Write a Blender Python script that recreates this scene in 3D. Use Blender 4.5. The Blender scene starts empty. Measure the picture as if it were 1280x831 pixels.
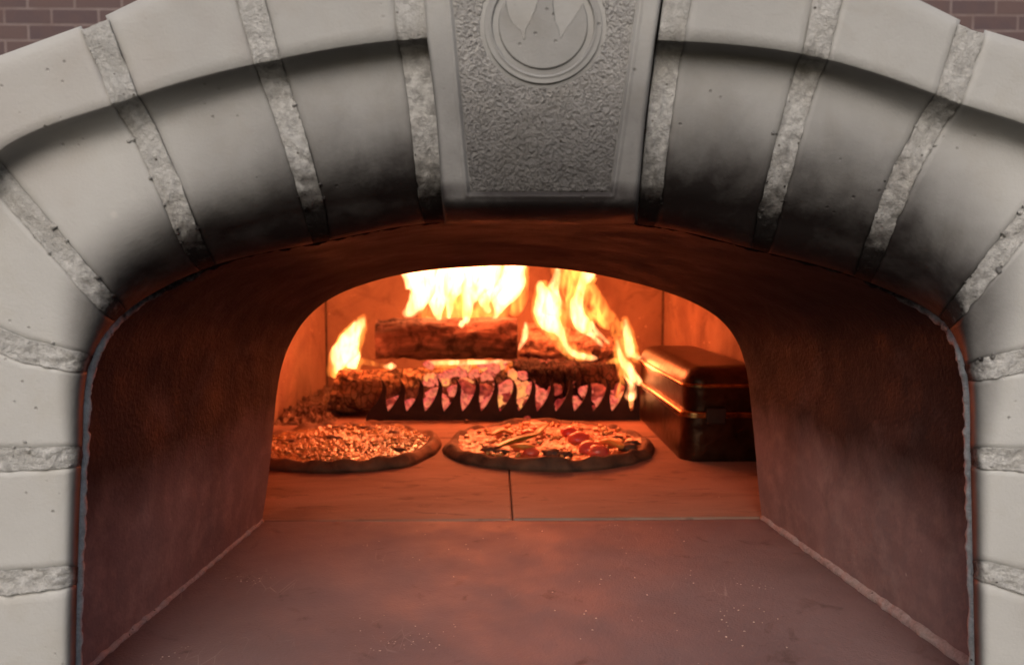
import bpy, bmesh, math, random
from mathutils import Vector, noise, Euler
random.seed(7)
SC = bpy.context.scene
COL = SC.collection
R = math.radians

# ------------------------------------------------------------------ camera
FPX = 1000.0
CAM_H = 0.208
pitch = math.atan((415.5 - 347) / FPX)
yaw = math.atan((640 - 619) / FPX)
cd = bpy.data.cameras.new('camera')
cam = bpy.data.objects.new('camera', cd)
COL.objects.link(cam)
cam.location = (0, 0, CAM_H)
cam.rotation_euler = Euler((math.pi / 2 - pitch, 0, -yaw), 'XYZ')
cd.sensor_width = 36
cd.lens = 36 * FPX / 1280
cd.clip_start = 0.01
cd.clip_end = 200
cd.dof.use_dof = True
cd.dof.focus_distance = 0.5
cd.dof.aperture_fstop = 12
SC.camera = cam
RM = cam.rotation_euler.to_matrix()
CP = Vector(cam.location)

def U(px, py, D):
    """the world point at depth D seen where the photograph has (px, py)"""
    d = RM @ Vector(((px - 640) / FPX, (415.5 - py) / FPX, -1))
    return CP + d * (D / d.y)

def FX(px, D): return U(px, 415, D).x

# ------------------------------------------------------------------ helpers
def sstep(a, b, x):
    t = max(0.0, min(1.0, (x - a) / (b - a)))
    return t * t * (3 - 2 * t)
def lerp(a, b, t): return a + (b - a) * t
def nz(x, y, z, s=1.0): return noise.noise(Vector((x * s, y * s, z * s)))
def fbm(v, s, o=4):
    a, r = 1.0, 0.0
    v = v * s
    for _ in range(o):
        r += a * noise.noise(v); v = v * 2.03; a *= .5
    return r

def tag(o, label=None, cat=None, group=None, kind=None):
    if label: o['label'] = label
    if cat: o['category'] = cat
    if group: o['group'] = group
    if kind: o['kind'] = kind
    return o

def empty(name, loc, label, cat, group=None):
    o = bpy.data.objects.new(name, None)
    COL.objects.link(o); o.location = loc
    o.empty_display_size = .02
    return tag(o, label, cat, group)

def mesh(name, verts, faces, mat, parent=None, smooth=True, attr=None):
    me = bpy.data.meshes.new(name)
    me.from_pydata([tuple(v) for v in verts], [], faces)
    me.update()
    if attr is not None:
        a = me.attributes.new('soot_shade', 'FLOAT', 'POINT')
        a.data.foreach_set('value', attr)
    if smooth: me.polygons.foreach_set('use_smooth', [True] * len(me.polygons))
    if mat: me.materials.append(mat)
    o = bpy.data.objects.new(name, me)
    COL.objects.link(o)
    if parent:
        o.parent = parent
        me.transform(__import__('mathutils').Matrix.Translation(-Vector(world_loc(parent))))
    return o

def world_loc(o):
    l = Vector(o.location)
    while o.parent: o = o.parent; l += Vector(o.location)
    return l

def fix_normals(o):
    bm = bmesh.new(); bm.from_mesh(o.data)
    bmesh.ops.recalc_face_normals(bm, faces=bm.faces)
    bm.to_mesh(o.data); bm.free(); return o

def grid_faces(nu, nv, off=0, wrap=False):
    """verts stored u-major: index = u*nv+v"""
    f = []
    for i in range(nu if wrap else nu - 1):
        for j in range(nv - 1):
            a = i * nv + j; b = ((i + 1) % nu) * nv + j
            f.append((off + a, off + b, off + b + 1, off + a + 1))
    return f

def add_box(V, F, x0, x1, y0, y1, z0, z1):
    o = len(V)
    V += [Vector(p) for p in ((x0,y0,z0),(x1,y0,z0),(x1,y1,z0),(x0,y1,z0),(x0,y0,z1),(x1,y0,z1),(x1,y1,z1),(x0,y1,z1))]
    for q in ((0,3,2,1),(4,5,6,7),(0,1,5,4),(1,2,6,5),(2,3,7,6),(3,0,4,7)): F.append(tuple(o+i for i in q))

def bevel(o, w, seg=2):
    bm = bmesh.new(); bm.from_mesh(o.data)
    bmesh.ops.bevel(bm, geom=bm.edges[:], offset=w, segments=seg, affect='EDGES', profile=.5)
    bm.to_mesh(o.data); bm.free(); return o

# ------------------------------------------------------------------ materials
class NT:
    def __init__(s, name):
        s.m = bpy.data.materials.new(name); s.m.use_nodes = True
        s.t = s.m.node_tree; s.t.nodes.clear()
        s.out = s.t.nodes.new('ShaderNodeOutputMaterial')
        s.co = s.t.nodes.new('ShaderNodeTexCoord').outputs['Object']
    def n(s, typ, **kw):
        nd = s.t.nodes.new('ShaderNode' + typ)
        for k, v in kw.items(): setattr(nd, k, v)
        return nd
    def link(s, a, b): s.t.links.new(a, b)
    def put(s, sock, v):
        if hasattr(v, 'links'): s.link(v, sock)
        else: sock.default_value = v
    def noise(s, scale, detail=4, rough=.55, dist=0, vec=None):
        nd = s.n('TexNoise'); nd.inputs['Scale'].default_value = scale
        nd.inputs['Detail'].default_value = detail; nd.inputs['Roughness'].default_value = rough
        nd.inputs['Distortion'].default_value = dist
        s.link(vec or s.co, nd.inputs['Vector']); return nd.outputs['Fac']
    def voro(s, scale, feature='F1', vec=None, rnd=1.0):
        nd = s.n('TexVoronoi', feature=feature); nd.inputs['Scale'].default_value = scale
        nd.inputs['Randomness'].default_value = rnd
        s.link(vec or s.co, nd.inputs['Vector']); return nd.outputs['Distance']
    def mapr(s, v, a, b, c=0.0, d=1.0):
        nd = s.n('MapRange'); s.put(nd.inputs['Value'], v)
        for i, x in zip(('From Min','From Max','To Min','To Max'), (a,b,c,d)): nd.inputs[i].default_value = x
        return nd.outputs[0]
    def math(s, op, a, b=0.0):
        nd = s.n('Math', operation=op); s.put(nd.inputs[0], a); s.put(nd.inputs[1], b); return nd.outputs[0]
    def mix(s, f, a, b):
        nd = s.n('Mix', data_type='RGBA'); s.put(nd.inputs['Factor'], f)
        s.put(nd.inputs[6], a if hasattr(a, 'links') else (*a, 1)); s.put(nd.inputs[7], b if hasattr(b, 'links') else (*b, 1))
        return nd.outputs[2]
    def scaled(s, v):
        nd = s.n('Mapping'); nd.inputs['Scale'].default_value = v; s.link(s.co, nd.inputs['Vector']); return nd.outputs[0]
    def attr(s, name='soot_shade'):
        nd = s.n('Attribute', attribute_name=name); return nd.outputs['Fac']
    def bump(s, h, strength, dist, normal=None):
        nd = s.n('Bump'); s.put(nd.inputs['Height'], h); nd.inputs['Strength'].default_value = strength
        nd.inputs['Distance'].default_value = dist
        if normal: s.link(normal, nd.inputs['Normal'])
        return nd.outputs[0]
    def bsdf(s, color, rough=.8, metal=0, normal=None, spec=.5, **kw):
        b = s.n('BsdfPrincipled'); s.put(b.inputs['Base Color'], color if hasattr(color, 'links') else (*color, 1))
        s.put(b.inputs['Roughness'], rough); s.put(b.inputs['Metallic'], metal)
        b.inputs['Specular IOR Level'].default_value = spec
        if normal: s.link(normal, b.inputs['Normal'])
        for k, v in kw.items():
            s.put(b.inputs[k], v)
        s.link(b.outputs[0], s.out.inputs['Surface']); return b

SOOT = (.016, .012, .012)  # soot colour; the shade painted on the arch mixes towards it too

def mat_block():
    t = NT('cast_block')
    c = t.mix(t.mapr(t.noise(10, 4, .55), .3, .7), (.475, .475, .466), (.41, .407, .398))
    c = t.mix(t.math('MULTIPLY', t.mapr(t.noise(45, 4, .6, .4), .5, .85), .5), c, (.37, .345, .30))
    stain = t.mapr(t.noise(9, 3, .5, .6), .60, .74)
    c = t.mix(t.math('MULTIPLY', stain, .42), c, (.33, .30, .28))
    streak = t.noise(34, 5, .65, .3, t.scaled((1.0, 1.0, .25)))
    pit = t.math('MULTIPLY', t.mapr(t.voro(150), .14, .05), t.mapr(t.noise(22, 2), .55, .62))
    c = t.mix(t.math('MULTIPLY', pit, .5), c, (.15, .135, .12))
    chip = t.math('MULTIPLY', t.mapr(t.voro(60), .16, .10), t.mapr(t.noise(13, 2), .62, .68))
    c = t.mix(t.math('MULTIPLY', chip, .6), c, (.55, .53, .50))
    s = t.attr(); n = t.noise(38, 5, .6, .2)
    sm = t.math('MULTIPLY', s, t.mapr(t.math('ADD', n, t.math('MULTIPLY', streak, .6)), .5, 1.1, .80, 1.22))
    sm = t.math('MINIMUM', t.math('POWER', sm, .85), 1.0)
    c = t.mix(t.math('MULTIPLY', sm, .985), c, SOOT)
    h = t.math('ADD', t.math('MULTIPLY', t.noise(700, 4, .7), .55), t.math('ADD', t.math('MULTIPLY', pit, -1.2), t.math('MULTIPLY', t.noise(150, 3), .5)))
    t.bsdf(c, t.mapr(t.noise(30), .3, .7, .55, .8), normal=t.bump(h, .55, .0008), spec=.35)
    return t.m

def mat_mortar(name='rough_mortar', a=(.60, .597, .585), b=(.37, .363, .352), bs=.9, sn=.26):
    t = NT(name)
    n = t.noise(300, 5, .7, .5)
    c = t.mix(t.mapr(n, .3, .7), b, a)
    c = t.mix(t.mapr(t.noise(28, 3), .5, .85), c, (.38, .36, .33))
    c = t.mix(t.math('MULTIPLY', t.mapr(t.voro(230), .2, .08), t.mapr(t.noise(60), .55, .6)), c, (.07, .06, .05))
    s = t.attr()
    sm = t.mapr(t.math('ADD', s, t.mapr(t.noise(210, 4, .7), .25, .75, -sn, sn)), .15 if sn > .1 else .0, .9)
    c = t.mix(t.math('MULTIPLY', sm, .97), c, SOOT)
    h = t.math('ADD', t.noise(420, 6, .7, .8), t.math('MULTIPLY', t.noise(1100, 3, .6), .4))
    t.bsdf(c, .92, normal=t.bump(h, bs, .0022), spec=.25)
    return t.m

def mat_refractory():
    """smooth cast walls of the vestibule: smoke-stained, attribute = smoke deposit"""
    t = NT('smoked_refractory')
    v = t.scaled((1, 1, .22))
    c = t.mix(t.mapr(t.noise(12, 6, .65, .3, v), .3, .7), (.24, .172, .172), (.18, .127, .127))
    c = t.mix(t.mapr(t.noise(60, 4, .6), .45, .8), c, (.32, .235, .22))
    blot = t.mapr(t.noise(17, 4, .6, 1.0), .60, .72)
    c = t.mix(t.math('MULTIPLY', blot, .35), c, (.05, .036, .034))
    spk = t.math('MULTIPLY', t.mapr(t.voro(95), .13, .06), t.mapr(t.noise(31, 2), .58, .64))
    c = t.mix(spk, c, (.42, .36, .33))
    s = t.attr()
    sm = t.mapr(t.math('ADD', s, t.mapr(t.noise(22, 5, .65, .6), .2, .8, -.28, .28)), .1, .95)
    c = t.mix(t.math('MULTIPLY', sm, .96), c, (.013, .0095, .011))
    h = t.math('ADD', t.noise(400, 4), t.math('MULTIPLY', t.noise(70, 3), 1.2))
    t.bsdf(c, t.mapr(t.noise(25, 4), .3, .7, .62, .85), normal=t.bump(h, .5, .0009), spec=.3)
    return t.m

def mat_slab():
    t = NT('hearth_slab')
    c = t.mix(t.mapr(t.noise(11, 5, .6, .6), .3, .7), (.19, .130, .130), (.155, .105, .105))
    c = t.mix(t.math('MULTIPLY', t.mapr(t.noise(5, 4, .6, .6), .5, .75), .4), c, (.115, .08, .074))
    c = t.mix(t.math('MULTIPLY', t.mapr(t.noise(34, 5, .65, .8), .60, .74), .75), c, (.07, .045, .04))
    v = t.scaled((3.2, 1, 1))
    scr = t.math('MULTIPLY', t.mapr(t.voro(26, 'DISTANCE_TO_EDGE', v), .012, .003), t.mapr(t.noise(15, 3), .58, .66))
    c = t.mix(t.math('MULTIPLY', scr, .28), c, (.5, .42, .38))
    crumb = t.math('MULTIPLY', t.mapr(t.voro(330), .2, .12), t.mapr(t.noise(13, 4, .7), .61, .66))
    c = t.mix(crumb, c, (.75, .66, .58))
    s = t.attr()
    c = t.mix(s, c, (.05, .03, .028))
    h = t.math('ADD', t.noise(600, 4), t.math('ADD', t.math('MULTIPLY', t.noise(90, 3), 1.0), t.math('MULTIPLY', crumb, 2)))
    t.bsdf(c, t.mapr(t.noise(18, 4), .3, .7, .5, .75), normal=t.bump(h, .6, .0008), spec=.22)
    return t.m

def mat_firebrick():
    t = NT('fire_brick')
    c = t.mix(t.mapr(t.noise(8, 5, .6, .6), .3, .7), (.34, .235, .16), (.22, .14, .095))
    c = t.mix(t.math('MULTIPLY', t.mapr(t.noise(4.5, 4, .6, .8), .48, .66), .7), c, (.11, .06, .045))
    c = t.mix(t.math('MULTIPLY', t.mapr(t.noise(16, 5, .65, 1.0), .54, .72), .7), c, (.10, .055, .04))
    c = t.mix(t.math('MULTIPLY', t.mapr(t.voro(75), .14, .06), t.mapr(t.noise(24), .54, .60)), c, (.72, .6, .48))
    c = t.mix(t.math('MULTIPLY', t.mapr(t.voro(55), .1, .05), t.mapr(t.noise(18), .55, .6)), c, (.06, .035, .03))
    h = t.math('ADD', t.noise(260, 5, .6), t.math('MULTIPLY', t.noise(50, 3), 1.3))
    t.bsdf(c, .82, normal=t.bump(h, .6, .0014), spec=.25)
    return t.m

def mat_tile():
    t = NT('hearth_tile')
    v = t.scaled((.55, 1.6, 1))
    c = t.mix(t.mapr(t.noise(13, 5, .6, .8, v), .3, .7), (.33, .215, .165), (.23, .14, .105))
    c = t.mix(t.math('MULTIPLY', t.mapr(t.noise(42, 4, .6, .8, v), .58, .72), .75), c, (.07, .04, .03))
    c = t.mix(t.math('MULTIPLY', t.mapr(t.noise(7, 5, .65, 1.0, v), .5, .68), .5), c, (.11, .06, .045))
    c = t.mix(t.math('MULTIPLY', t.mapr(t.voro(120), .12, .05), t.mapr(t.noise(30), .56, .62)), c, (.55, .46, .38))
    h = t.math('ADD', t.noise(420, 4), t.math('MULTIPLY', t.noise(60, 3), 1.0))
    t.bsdf(c, .75, normal=t.bump(h, .5, .0008), spec=.3)
    return t.m

def mat_brickwall():
    t = NT('red_brickwork')
    mp = t.n('Mapping'); t.link(t.co, mp.inputs['Vector']); mp.inputs['Rotation'].default_value = (math.pi / 2, 0, 0)
    b = t.n('TexBrick'); t.link(mp.outputs[0], b.inputs['Vector'])
    b.inputs['Scale'].default_value = 1.0
    b.inputs['Brick Width'].default_value = .225; b.inputs['Row Height'].default_value = .075
    b.inputs['Mortar Size'].default_value = .0055; b.inputs['Mortar Smooth'].default_value = .2; b.inputs['Bias'].default_value = 0
    b.inputs['Color1'].default_value = (.13, .09, .088, 1); b.inputs['Color2'].default_value = (.10, .072, .078, 1)
    b.inputs['Mortar'].default_value = (.24, .19, .185, 1)
    c = t.mix(t.mapr(t.noise(9, 4), .4, .7, 0, .6), b.outputs['Color'], (.13, .085, .08))
    h = t.math('SUBTRACT', t.math('MULTIPLY', t.noise(60, 4), .4), b.outputs['Fac'])
    t.bsdf(c, .9, normal=t.bump(h, .8, .006), spec=.2)
    return t.m

def mat_log(name, a, b, dark, ax=(1, 8, 8), crack=.35, glow=None, gthr=.62):
    t = NT(name)
    v = t.scaled(ax)
    n = t.noise(9, 6, .7, .8, v)
    c = t.mix(t.mapr(n, .35, .65), a, b)
    pat = t.mapr(t.noise(38, 4, .6, .7), .5, .62)
    c = t.mix(t.math('MULTIPLY', pat, .85), c, dark)
    cr = t.mapr(t.voro(62, 'DISTANCE_TO_EDGE', t.scaled((1.6, 1, 1))), .09, .0)
    c = t.mix(t.math('MULTIPLY', cr, crack), c, (.01, .007, .006))
    h = t.math('ADD', t.math('MULTIPLY', n, 1.4), t.math('ADD', t.math('MULTIPLY', cr, -1.6 * crack), t.math('MULTIPLY', t.noise(140, 5, .7), .8)))
    kw = {}
    if glow:
        g = t.mapr(t.noise(24, 4, .6, .6), gthr, gthr + .12)
        kw = {'Emission Color': (*glow[:3], 1), 'Emission Strength': t.math('MULTIPLY', g, glow[3])}
    t.bsdf(c, .85, normal=t.bump(h, .9, .004), spec=.25, **kw)
    return t.m

def mat_ember(name, col, strength, ashy=.45):
    t = NT(name)
    n = t.noise(60, 5, .65, .8)
    g = t.mapr(n, ashy, ashy + .22)
    hot = t.mix(t.mapr(t.noise(35, 3), .4, .7), col, (1, col[1] * 2.2, col[2] * 1.1))
    t.bsdf(t.mix(g, (.05, .03, .03), (.10, .05, .045)), .9, normal=t.bump(t.noise(150, 5), .8, .003),
           **{'Emission Color': hot, 'Emission Strength': t.math('MULTIPLY', t.math('ADD', t.math('MULTIPLY', g, .7), .3), strength)})
    return t.m

def mat_flame(name, col, strength):
    t = NT(name)
    e = t.n('Emission'); e.inputs['Color'].default_value = (*col, 1)
    mp = t.n('Mapping'); mp.inputs['Scale'].default_value = (1, 1, .38); g = t.n('NewGeometry'); t.link(g.outputs['Position'], mp.inputs['Vector'])
    n = t.noise(75, 2.5, .6, 1.2, mp.outputs[0])
    t.put(e.inputs['Strength'], t.math('MULTIPLY', t.math('POWER', t.mapr(n, .30, .72, .12, 1.5), 1.6), strength))
    t.link(e.outputs[0], t.out.inputs['Volume'])
    return t.m

def mat_simple(name, col, rough=.6, metal=0, bs=.4, bd=.0008, bscale=300, col2=None, cs=40, spec=.5, **kw):
    t = NT(name)
    c = t.mix(t.mapr(t.noise(cs, 5, .6, .5), .35, .68), col, col2 or col)
    t.bsdf(c, rough, metal, t.bump(t.noise(bscale, 5, .6), bs, bd), spec, **kw)
    return t.m

M = dict(
    block=mat_block(), mortar=mat_mortar(), refr=mat_refractory(), slab=mat_slab(), fb=mat_firebrick(), tile=mat_tile(),
    panel=mat_mortar('rough_keystone_panel', (.50, .49, .482), (.37, .362, .358), .9, .06),
    bead=mat_mortar('sealant', (.55, .57, .60), (.33, .35, .37), .6),
    fillet=mat_mortar('floor_sealant', (.42, .35, .345), (.27, .21, .2), .5),
    wall=mat_brickwall(),
    iron=mat_simple('blackened_steel', (.035, .022, .018), .6, .5, .5, .0008, 260, (.06, .035, .025), 50),
    tin=mat_simple('smoked_tin', (.085, .045, .025), .32, .85, .7, .0014, 90, (.018, .009, .007), 30),
    trim=mat_simple('brassy_rim', (.45, .26, .10), .25, 1.0, .3, .0005, 200, (.07, .04, .02), 60),
    barklog=mat_log('pale_bark', (.62, .46, .25), (.33, .22, .12), (.035, .02, .015), (2.2, 5, 5), .5),
    brownlog=mat_log('burning_wood', (.20, .13, .105), (.075, .045, .037), (.035, .022, .018), (.7, 9, 9), .0),
    charlog=mat_log('cracked_charcoal', (.055, .03, .026), (.022, .014, .013), (.012, .008, .008), (1, 3, 3), .8, (1, .13, .07, 2.2), .60),
    greylog=mat_log('ashen_wood', (.32, .22, .17), (.15, .09, .07), (.04, .02, .018), (1, 9, 9), .2),
    endgrain=mat_simple('charred_end_grain', (.018, .011, .01), .9, 0, .9, .003, 90, (.035, .02, .015), 60),
    ember=mat_ember('glowing_ember', (1, .11, .10), 1.0, .36),
    ember2=mat_ember('dull_ember', (1, .06, .06), .55, .44),
    emberhot=mat_ember('white_hot_ember', (1, .20, .09), 1.1, .30),
    coal=mat_simple('dead_charcoal', (.03, .02, .018), .85, 0, .9, .003, 120, (.11, .075, .055), 60),
    ash=mat_simple('grey_ash', (.24, .17, .12), .95, 0, .9, .003, 260, (.035, .022, .018), 75),
    dough=mat_simple('baked_dough', (.24, .12, .06), .7, 0, .9, .003, 60, (.035, .018, .012), 34),
    doughdark=mat_simple('dark_baked_dough', (.18, .09, .05), .75, 0, .9, .003, 60, (.025, .014, .010), 34),
    cheese=mat_simple('melted_cheese', (.62, .34, .10), .2, 0, .9, .0022, 210, (.16, .055, .02), 38, **{'Coat Weight': 1.0, 'Coat Roughness': .12}),
    sauce=mat_simple('tomato_sauce', (.60, .12, .065), .32, 0, .8, .002, 190, (.50, .20, .06), 75, **{'Coat Weight': .3}),
    crumb=mat_simple('browned_cheese', (.85, .62, .20), .22, 0, .6, .001, 200, (.42, .17, .045), 120, **{'Coat Weight': .8, 'Coat Roughness': .15}),
    tomato=mat_simple('tomato_skin', (.80, .085, .075), .3, 0, .2, .0005, 90, (.85, .20, .10), 60, **{'Coat Weight': .4}),
    greenp=mat_simple('green_pepper', (.17, .24, .03), .3, 0, .3, .0006, 90, (.24, .24, .05), 60),
    yellowp=mat_simple('yellow_pepper', (.72, .30, .05), .35, 0, .3, .0006, 90, (.75, .42, .10), 60),
    mush=mat_simple('browned_mushroom', (.16, .08, .045), .6, 0, .5, .001, 120, (.06, .03, .02), 60),
)
M['flour'] = mat_simple('flour_and_dough', (.62, .5, .42), .8, 0, .5, .0005, 300, (.3, .22, .18), 200)
FC = (1.0, .34, .125)
M['fl_hot'] = mat_flame('bright_flame', FC, 300)
M['fl_mid'] = mat_flame('yellow_flame', (1, .27, .045), 150)
M['fl_low'] = mat_flame('orange_flame', (1, .26, .04), 170)

# ------------------------------------------------------------------ arch of blocks: joints traced radially
# stations: outer edge, ridge, foot of the cove, middle of the roll, end of the face, opening edge
J = [
 [(-240,960),(-118,960),(-98,960),(8,960),(80,960),(94,960)],
 [(-235,735),(-115,730),(-95,729),(10,729),(82,722),(98,720)],
 [(-230,572),(-112,572),(-92,572),(10,575),(86,572),(104,571)],
 [(-200,370),(-88,385),(-72,393),(30,438),(96,453),(114,456)],
 [(-110,110),(-18,203),(-2,222),(65,300),(134,378),(152,395)],
 [(117,27),(156,124),(180,163),(210,230),(243,309),(260,335)],
 [(297,-60),(334,76),(345,105),(370,180),(393,262),(402,303)],
 [(503,-108),(515,48),(520,72),(530,150),(538,247),(543,279)],
 [(861,-105),(837,50),(832,72),(822,150),(811,250),(806,282)],
 [(1045,-50),(1019,70),(1009,90),(990,155),(960,270),(950,314)],
 [(1215,33),(1186,123),(1161,158),(1130,217),(1092,312),(1078,350)],
 [(1440,100),(1350,196),(1332,215),(1262,302),(1199,381),(1180,404)],
 [(1540,385),(1420,400),(1400,408),(1285,449),(1224,463),(1207,467)],
 [(1560,572),(1440,572),(1420,573),(1290,576),(1227,573),(1212,572)],
 [(1565,745),(1445,742),(1425,740),(1290,731),(1228,715),(1215,712)],
 [(1575,960),(1455,960),(1435,960),(1300,960),(1233,960),(1220,960)],
]
NJ = len(J)
HW = [16.5, 15, 14, 13.5, 12, 9]
D0, DC, DM, DO = .352, .3640, .362, .425

def catmull(P, u):
    i = max(0, min(len(P) - 2, int(u))); t = u - i
    p1, p2 = Vector(P[i]), Vector(P[i + 1])
    p0 = Vector(P[i - 1]) if i > 0 else p1 * 2 - p2
    p3 = Vector(P[i + 2]) if i + 2 < len(P) else p2 * 2 - p1
    def tj(ti, a, b): return ti + max(1e-6, (b - a).length) ** .5
    t0 = 0; t1 = tj(t0, p0, p1); t2 = tj(t1, p1, p2); t3 = tj(t2, p2, p3)
    tt = t1 + (t2 - t1) * t
    A1 = p0 * ((t1 - tt) / (t1 - t0)) + p1 * ((tt - t0) / (t1 - t0))
    A2 = p1 * ((t2 - tt) / (t2 - t1)) + p2 * ((tt - t1) / (t2 - t1))
    A3 = p2 * ((t3 - tt) / (t3 - t2)) + p3 * ((tt - t2) / (t3 - t2))
    B1 = A1 * ((t2 - tt) / (t2 - t0)) + A2 * ((tt - t0) / (t2 - t0))
    B2 = A2 * ((t3 - tt) / (t3 - t1)) + A3 * ((tt - t1) / (t3 - t1))
    return B1 * ((t2 - tt) / (t2 - t1)) + B2 * ((tt - t1) / (t2 - t1))

ST = [[J[j][k] for j in range(NJ)] for k in range(6)]
# list of radial samples: (station float, depth)
SAMP = []
for i in range(9): SAMP.append((i / 8, D0))
SAMP.append((1.06, D0 + .0006)); SAMP.append((1.14, D0 + .0035))
for i in range(1, 8):
    f = i / 7; SAMP.append((1.14 + .86 * f, lerp(D0 + .0035, DC, math.sin(f * math.pi / 2))))
for i in range(1, 11):
    f = i / 10; SAMP.append((2 + f, lerp(DC, DM, .5 - .5 * math.cos(f * math.pi))))
for i in range(1, 29):
    f = 1 - (1 - i / 28) ** 1.5
    st = 3 + f / .80 if f < .80 else 4 + (f - .80) / .20
    SAMP.append((st, -f))

def DOF(u):
    side = 1 - sstep(3.0, 4.8, u) * (1 - sstep(10.2, 12.0, u))
    return lerp(DO, .408, side)

def depth(D, u):
    """the roll into the mouth is round at the crown and tighter on the legs"""
    if D >= 0: return D
    f = -D; side = 1 - sstep(3.2, 4.6, u) * (1 - sstep(10.4, 11.8, u)); p = 2.5 + 4.0 * side
    return DM + (DOF(u) - DM) * (1 - max(0, 1 - f ** p) ** (1 / p))

def stationpt(u, st, chord=False):
    k = min(4, int(st)); f = st - k
    def P(kk):
        if kk == 0:
            i = max(0, min(NJ - 2, int(u))); t = u - i
            return Vector(ST[0][i]).lerp(Vector(ST[0][i + 1]), t)
        return catmull(ST[kk], u)
    return P(k).lerp(P(k + 1), f)

def seglen(j, st):
    k = min(4, int(st)); f = st - k
    a = Vector(ST[k][j]).lerp(Vector(ST[k + 1][j]), f); b = Vector(ST[k][j + 1]).lerp(Vector(ST[k + 1][j + 1]), f)
    return (a - b).length
def hw(st): k = min(4, int(st)); return lerp(HW[k], HW[k + 1], st - k)

SOOTW = [10, 10, 13, 24, 58, 68, 68, 66, 76, 88, 116, 96, 34, 16, 12, 10]
def soot_shade(u, p, st=None):  # soot round the mouth plus shade painted into the block colour
    i = max(0, min(NJ - 2, int(u))); w = lerp(SOOTW[i], SOOTW[i + 1], u - i)
    e = catmull(ST[5], u)
    d = (p - e).length
    full = .42 * w
    v = 1 - sstep(full * .6, full + w * 1.5, d)
    top = sstep(2.9, 4.2, u) * (1 - sstep(10.8, 12.2, u))
    r = (p - catmull(ST[1], u)).length
    crown = sstep(4.4, 6.4, u) * (1 - sstep(9.4, 11.2, u))
    shade_film = .22 * crown * (1 - .3 * sstep(20, 80, r))  # shade under the ridge painted in, with a thin smoke haze
    inside = 0 if st is None else sstep(.98, 1.1, st)
    wide = .16 * crown + .48 * crown * (1 - sstep(60, 215, d)) + .20 * (1 - crown) * (1 - sstep(10, 120, d)) * top  # weaker daylight at the crown painted as broad darkening, over soot near the mouth
    a = v * lerp(.72, .95, top)
    if st is not None: a = max(a, .93 * sstep(4.35, 4.85, st))  # inner roll painted dark to cancel the orange firelight on it
    return min(1, a + (1 - a) * (shade_film * inside + wide))

OV = empty('pizza_oven', (0, .42, 0), 'wood-fired pizza oven with an arched mouth of pale grey blocks, sooty round the opening', 'oven')

def strip(name, u0f, u1f, nu, mat, dz, disp, rough, j, label=None):
    """a block or joint: u0f(st), u1f(st) give its edges; disp = recess behind the block face"""
    V, A = [], []
    ns = len(SAMP) + 2
    rows = nu + 2
    for a in range(rows):
        t = 0 if a == 0 else 1 if a == rows - 1 else (a - 1) / (nu - 1)
        skirt = a in (0, rows - 1)
        for b in range(ns):
            st, D = SAMP[max(0, min(len(SAMP) - 1, b - 1))]
            u = lerp(u0f(st), u1f(st), t)
            D = depth(D, u)
            p = stationpt(u, max(st, .05) if rough else st)
            DD = D + disp
            back = b == 0 or b == ns - 1
            if back: DD = D0 + .09 if b == 0 else DOF(u) + .012
            if skirt: DD = max(DD, D + .016)
            e = min(t, 1 - t) * (u1f(st) - u0f(st)) * seglen(j, st)
            if not rough and not back:
                DD += .0016 * (1 - min(1, e / 5)) ** 2
                if st < .12: DD += .0018 * (1 - st / .12) ** 2
            w = U(p.x, p.y, DD)
            if rough:
                if not back and not skirt:
                    q = w * 1.0
                    n = fbm(q, 210, 4) * rough + fbm(q + Vector((5, 1, 2)), 70, 2) * rough * .8
                    w.y -= n
                    if t in (0, 1): w.y -= rough * .2
            elif not back:
                w.y += fbm(w, 16, 2) * .0004
            sv = soot_shade(max(0, min(NJ - 1.001, u)), p, st)
            if rough: sv = sv * lerp(.50, 1, sstep(3.75, 4.15, st)) + .22 * math.exp(-((st - 1.25) / .22) ** 2) * sstep(4.5, 6, u) * (1 - sstep(9, 11, u))  # last term paints ridge shade, with some soot, across the mortar
            V.append(w); A.append(min(1, sv))
    F = grid_faces(rows, ns)
    o = mesh(name, V, F, mat, OV, True, A)
    return fix_normals(o)

for j in range(NJ - 1):
    if j == 7: continue
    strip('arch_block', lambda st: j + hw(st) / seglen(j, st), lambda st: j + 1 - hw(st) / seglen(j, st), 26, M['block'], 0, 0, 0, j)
for j in range(1, NJ - 1):
    def lo(st, j=j): return j - (hw(st) + 1.5) / seglen(j - 1, st)
    def hi(st, j=j): return j + (hw(st) + 1.5) / seglen(j, st)
    if j == 7:
        hi = lambda st: 7 + (hw(st) + 9) / seglen(7, st)
    strip('mortar_joint', lo, hi, 15, M['mortar'], 0, .0003, .0015, j)

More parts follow.
